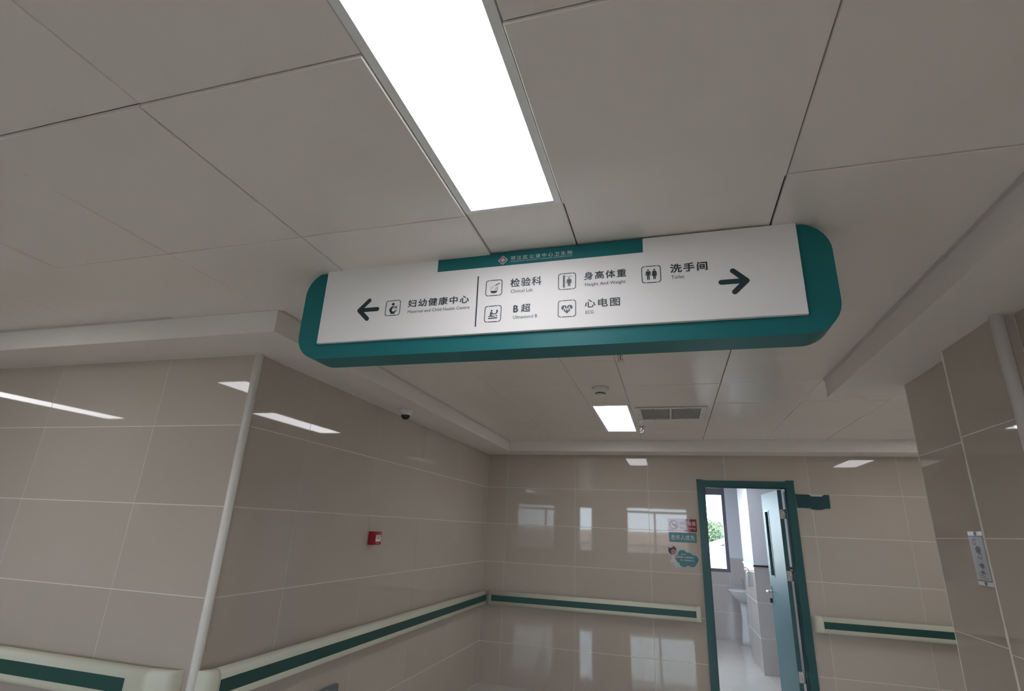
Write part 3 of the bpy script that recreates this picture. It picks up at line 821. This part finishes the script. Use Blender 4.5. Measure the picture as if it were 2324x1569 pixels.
# smoke detector, sprinklers, vent
sm = tag(empty('smoke_detector', (-.420, 3.49, ZC)), 'round white smoke detector before the far ceiling light', 'smoke detector')
SMM = DOWN(-.420, 3.49, ZC-.002)
make('base', MB().lathe([(0, 0), (.055, 0), (.057, .004), (.056, .016), (.046, .030), (.036, .036), (0, .036)], 28), WHITEP, SMM, sm)
make('sensor_cap', MB().lathe([(.026, .036), (.026, .046), (.034, .047), (.032, .055), (0, .057)], 24), WHITEP, SMM, sm)
mbx = MB()
for k in range(12):
    a = 2*math.pi*k/12
    c_, s_ = math.cos(a), math.sin(a)
    mbx.add([(c_*.0335-s_*.006, s_*.0335+c_*.006, .038), (c_*.0335+s_*.006, s_*.0335-c_*.006, .038), (c_*.0335+s_*.006, s_*.0335-c_*.006, .045), (c_*.0335-s_*.006, s_*.0335+c_*.006, .045)], [(0, 1, 2, 3)])
make('sensor_slots', mbx, BLACK, SMM, sm)
def sprinkler(x, y, label):
    sp = tag(empty('sprinkler', (x, y, ZC)), label, 'sprinkler', 'ceiling sprinklers')
    sm_ = DOWN(x, y, ZC-.002)
    make('escutcheon', MB().lathe([(0, 0), (.027, 0), (.026, .004), (.013, .008), (0, .008)], 20), STEEL, sm_, sp)
    make('body', MB().lathe([(0, .008), (.010, .008), (.010, .022), (.007, .026), (0, .026)], 16), CHROME, sm_, sp)
    make('yoke', MB().tube([(-.008, 0, .022), (-.013, 0, .034), (-.010, 0, .046), (0, 0, .054)], .0028).tube([(.008, 0, .022), (.013, 0, .034), (.010, 0, .046), (0, 0, .054)], .0028), CHROME, sm_, sp)
    make('bulb', MB().lathe([(0, .026), (.003, .028), (.003, .046), (0, .048)], 10), REDPL, sm_, sp)
    make('deflector', MB().lathe([(0, .054), (.017, .054), (.017, .056), (0, .056)], 20), CHROME, sm_, sp)
sprinkler(-.222, 2.735, 'chrome sprinkler head just below the hanging sign')
sprinkler(-.222, 4.93, 'chrome sprinkler head beside the far ceiling light')
vt = tag(empty('air_vent', (.03, 4.36, ZC)), 'rectangular grey ceiling air vent beside the far light', 'vent')
VM = DOWN(.03, 4.36, ZC-.003)
make('frame', MB().box(-.262, -.222, -.235, .235, 0, .008).box(.222, .262, -.235, .235, 0, .008).box(-.222, .222, .200, .235, 0, .008).box(-.222, .222, -.235, -.200, 0, .008), WHITEP, VM, vt)
make('divider', MB().box(-.008, .008, -.200, .200, 0, .007), WHITEP, VM, vt)
VG = mat('vent_grey', (.46, .46, .47), .5)
make('backing', MB().box(-.222, .222, -.200, .200, -.001, .0006), mat('vent_dark', (.22, .22, .225), .7), VM, vt)
sl = None
for half in (-1, 1):
    for k in range(16):
        y = -.188 + k*.025
        if sl is None:
            sl = MB().add([(-.102, -.0115, .0030), (.102, -.0115, .0030), (.102, .0095, .0042), (-.102, .0095, .0042), (-.102, -.0115, .0038), (.102, -.0115, .0038), (.102, .0095, .0050), (-.102, .0095, .0050)],
                          [(0,3,2,1),(4,5,6,7),(0,1,5,4),(1,2,6,5),(2,3,7,6),(3,0,4,7)]).mesh('slat')
            sl.materials.append(VG)
        link('slat', sl, None, VM @ Matrix.Translation((half*.115, y, 0)), vt)
for sx, sy in ((-.13, .218), (.13, .218), (-.13, -.218), (.13, -.218), (-.242, 0), (.242, 0)):
    make('screw', MB().lathe([(.005, .008), (.004, .0095), (0, .0098)], 8, (sx, sy)), BLACK, VM, vt)

# steel call panel on the right wall
cp = tag(empty('call_panel', (XR, 2.772, CZ-.04)), 'slim brushed steel call panel with pictograms beside the pilaster', 'panel')
PM = RIGHTW(XR, 2.772, CZ-.038)
cpl = make('face_plate', MB().cbox(-.060, .060, -.105, .105, .0005, .014, .002), STEEL, PM, cp)
make('insert', MB().box(-.054, .052, -.086, .084, .014, .0148), mat('lilac_grey_insert', (.36, .34, .37), .35), PM, cp)
for z in (.095, -.096):
    make('screw', MB().disc(0, z, .008, .0150, 14), BLACK, PM, cp)
for z in (.0845, -.0865):
    make('line', MB().stroke([(-.054, z), (.052, z)], .004, .0151), BLACK, PM, cp)
DG = mat('engraved_grey', (.09, .085, .09), .5)
make('pictogram', MB().disc(.0, .032, .020, .0152, 20, .014).stroke(arc(-.016, .062, .011, 0, 330, 14), .003, .0152).stroke(arc(.006, .008, .011, 0, 350, 14), .003, .0152), DG, PM, cp)
make('pictogram', MB().disc(.006, -.030, .016, .0152, 20, .010).stroke(arc(-.008, -.010, .014, 0, 340, 14), .002, .0152).stroke([(-.025, -.028), (.02, -.030)], .003, .0152), DG, PM, cp)
make('pictogram', MB().disc(.0, -.054, .013, .0152, 16, .008).stroke([(-.035, -.056), (.03, -.060)], .0022, .0152).stroke([(-.03, -.066), (.01, -.069)], .003, .0152).stroke([(-.03, -.074), (.035, -.078)], .0022, .0152), DG, PM, cp)

# low grey box under the side rail
lb = tag(empty('wall_box', (XL, 3.0, .38)), 'grey metal box low on the side wall under the long handrail', 'box')
BM = LEFTW(XL, 0, 0)
make('body', MB().cbox(2.72, 3.288, .30, CZ-.940, .0005, .030, .004), mat('grey_box_paint', (.17, .20, .20), .35), BM, lb)
make('cover', MB().cbox(2.74, 3.268, .32, CZ-.960, .030, .034, .002), mat('grey_box_cover', (.20, .23, .23), .35), BM, lb)

# ------------------------------------------------------------------ outdoors, beyond the windows
GZ = -5.0
structure(make('ground', MB().box(-150, 150, -150, 250, GZ-.3, GZ), mat('pale_ground', (.30, .29, .26), .9, noise=.1, nscale=.3)), 'pale ground outside the building')
ROOF = mat('faded_red_roof', (.12, .055, .055), .8, noise=.15, nscale=3)
CONC = mat('pale_concrete', (.42, .38, .36), .85, noise=.08, nscale=2)
BLUEP = mat('blue_cladding', (.20, .36, .50), .6, noise=.05)
def house(x0, x1, y0, y1, ze, zr_, label, wallm, roofm, ridge_along_x=True):
    e = tag(empty('house', ((x0+x1)/2, (y0+y1)/2, GZ)), label, 'house', 'houses outside the washroom window')
    make('walls', MB().box(x0, x1, y0, y1, GZ, ze), wallm, I4, e)
    o = .3
    if ridge_along_x:
        ym = (y0+y1)/2
        mb = MB().add([(x0-o, y0-o, ze), (x1+o, y0-o, ze), (x1+o, ym, zr_), (x0-o, ym, zr_), (x1+o, y1+o, ze), (x0-o, y1+o, ze)], [(0,1,2,3), (3,2,4,5), (0,3,5), (1,4,2), (0,5,4,1)])
    else:
        xm = (x0+x1)/2
        mb = MB().add([(x0-o, y0-o, ze), (x0-o, y1+o, ze), (xm, y1+o, zr_), (xm, y0-o, zr_), (x1+o, y1+o, ze), (x1+o, y0-o, ze)], [(0,3,2,1), (3,5,4,2), (0,5,3), (1,2,4), (0,1,4,5)])
    rf = make('roof', mb, roofm, I4, e, fixn=True)
    if ridge_along_x:
        k = 7
        for i in range(1, k):
            t = i/k
            y = y0-o + ((y0+y1)/2-(y0-o))*t; z = ze + (zr_-ze)*t
            make('batten', MB().box(x0-o, x1+o, y-.06, y+.06, z-.05, z+.10), CONC, I4, rf)
    else:
        for sx in (-1, 1):
            xe = x0-o if sx < 0 else x1+o
            make('verge', MB().add([(xe, y0-o-.1, ze), (xm, y0-o-.1, zr_), (xm, y0-o-.1, zr_+.28), (xe, y0-o-.1, ze+.28), (xe, y0-o+.2, ze), (xm, y0-o+.2, zr_), (xm, y0-o+.2, zr_+.28), (xe, y0-o+.2, ze+.28)],
                 [(0,1,2,3),(4,7,6,5),(0,4,5,1),(3,2,6,7),(0,3,7,4),(1,5,6,2)]), CONC, I4, rf, fixn=True)
    for i in range(3):
        xw = x0 + (x1-x0)*(i+.5)/3
        make('window', MB().box(xw-.5, xw+.5, y0-.05, y0-.005, ze-2.2, ze-.9), WINF, I4, e)
    return e
house(-4, 6.5, 17, 25, CZ-.85, CZ-.32, 'near house with a faded red ribbed roof below the window', CONC, ROOF)
house(1.6, 4.6, 31, 36, CZ-.75, CZ-.12, 'small gabled house with a red roof beyond the near roof', CONC, ROOF, False)
house(4.9, 12, 38, 44, CZ+.1, CZ+.35, 'blue and white building right of the gabled house', BLUEP, CONC)
house(-14, 9, -32, -22, CZ-.6, CZ+.1, 'pale building opposite the lobby windows', CONC, ROOF)
house(-20, 20, 75, 85, CZ+1.35, CZ+1.6, 'distant pale grey block behind the tree', CONC, CONC)
tr = tag(empty('tree', (2.0, 42, GZ)), 'leafy green tree behind the red roofs outside the window', 'tree')
make('trunk', MB().tube([(2.0, 42, GZ), (2.05, 42, GZ+2.4), (1.9, 42.1, GZ+4.5)], .18).tube([(2.05, 42, GZ+2.4), (2.7, 42.2, GZ+5)], .09).tube([(2.0, 42, GZ+2.6), (1.2, 41.8, GZ+5)], .09), mat('bark', (.10, .07, .05), .9, noise=.2), I4, tr)
lv = MB()
for k in range(5200):
    while True:
        p = Vector((random.uniform(-1, 1), random.uniform(-1, 1), random.uniform(-1, 1)))
        if 0.25 < p.length < 1 + .12*math.sin(7*p.x+3*p.z)*math.cos(5*p.y): break
    c = Vector((2.05+p.x*1.55, 42+p.y*1.5, CZ+.05+p.z*1.15))
    u = Vector((random.gauss(0, 1), random.gauss(0, 1), random.gauss(0, 1))).normalized()
    v = u.orthogonal().normalized()
    lv.add([c-u*.10, c+v*.045, c+u*.10, c-v*.045], [(0, 1, 2, 3)])
make('crown', lv, mat('green_leaves', (.055, .085, .04), .6, noise=.35, nscale=2.0), I4, tr)
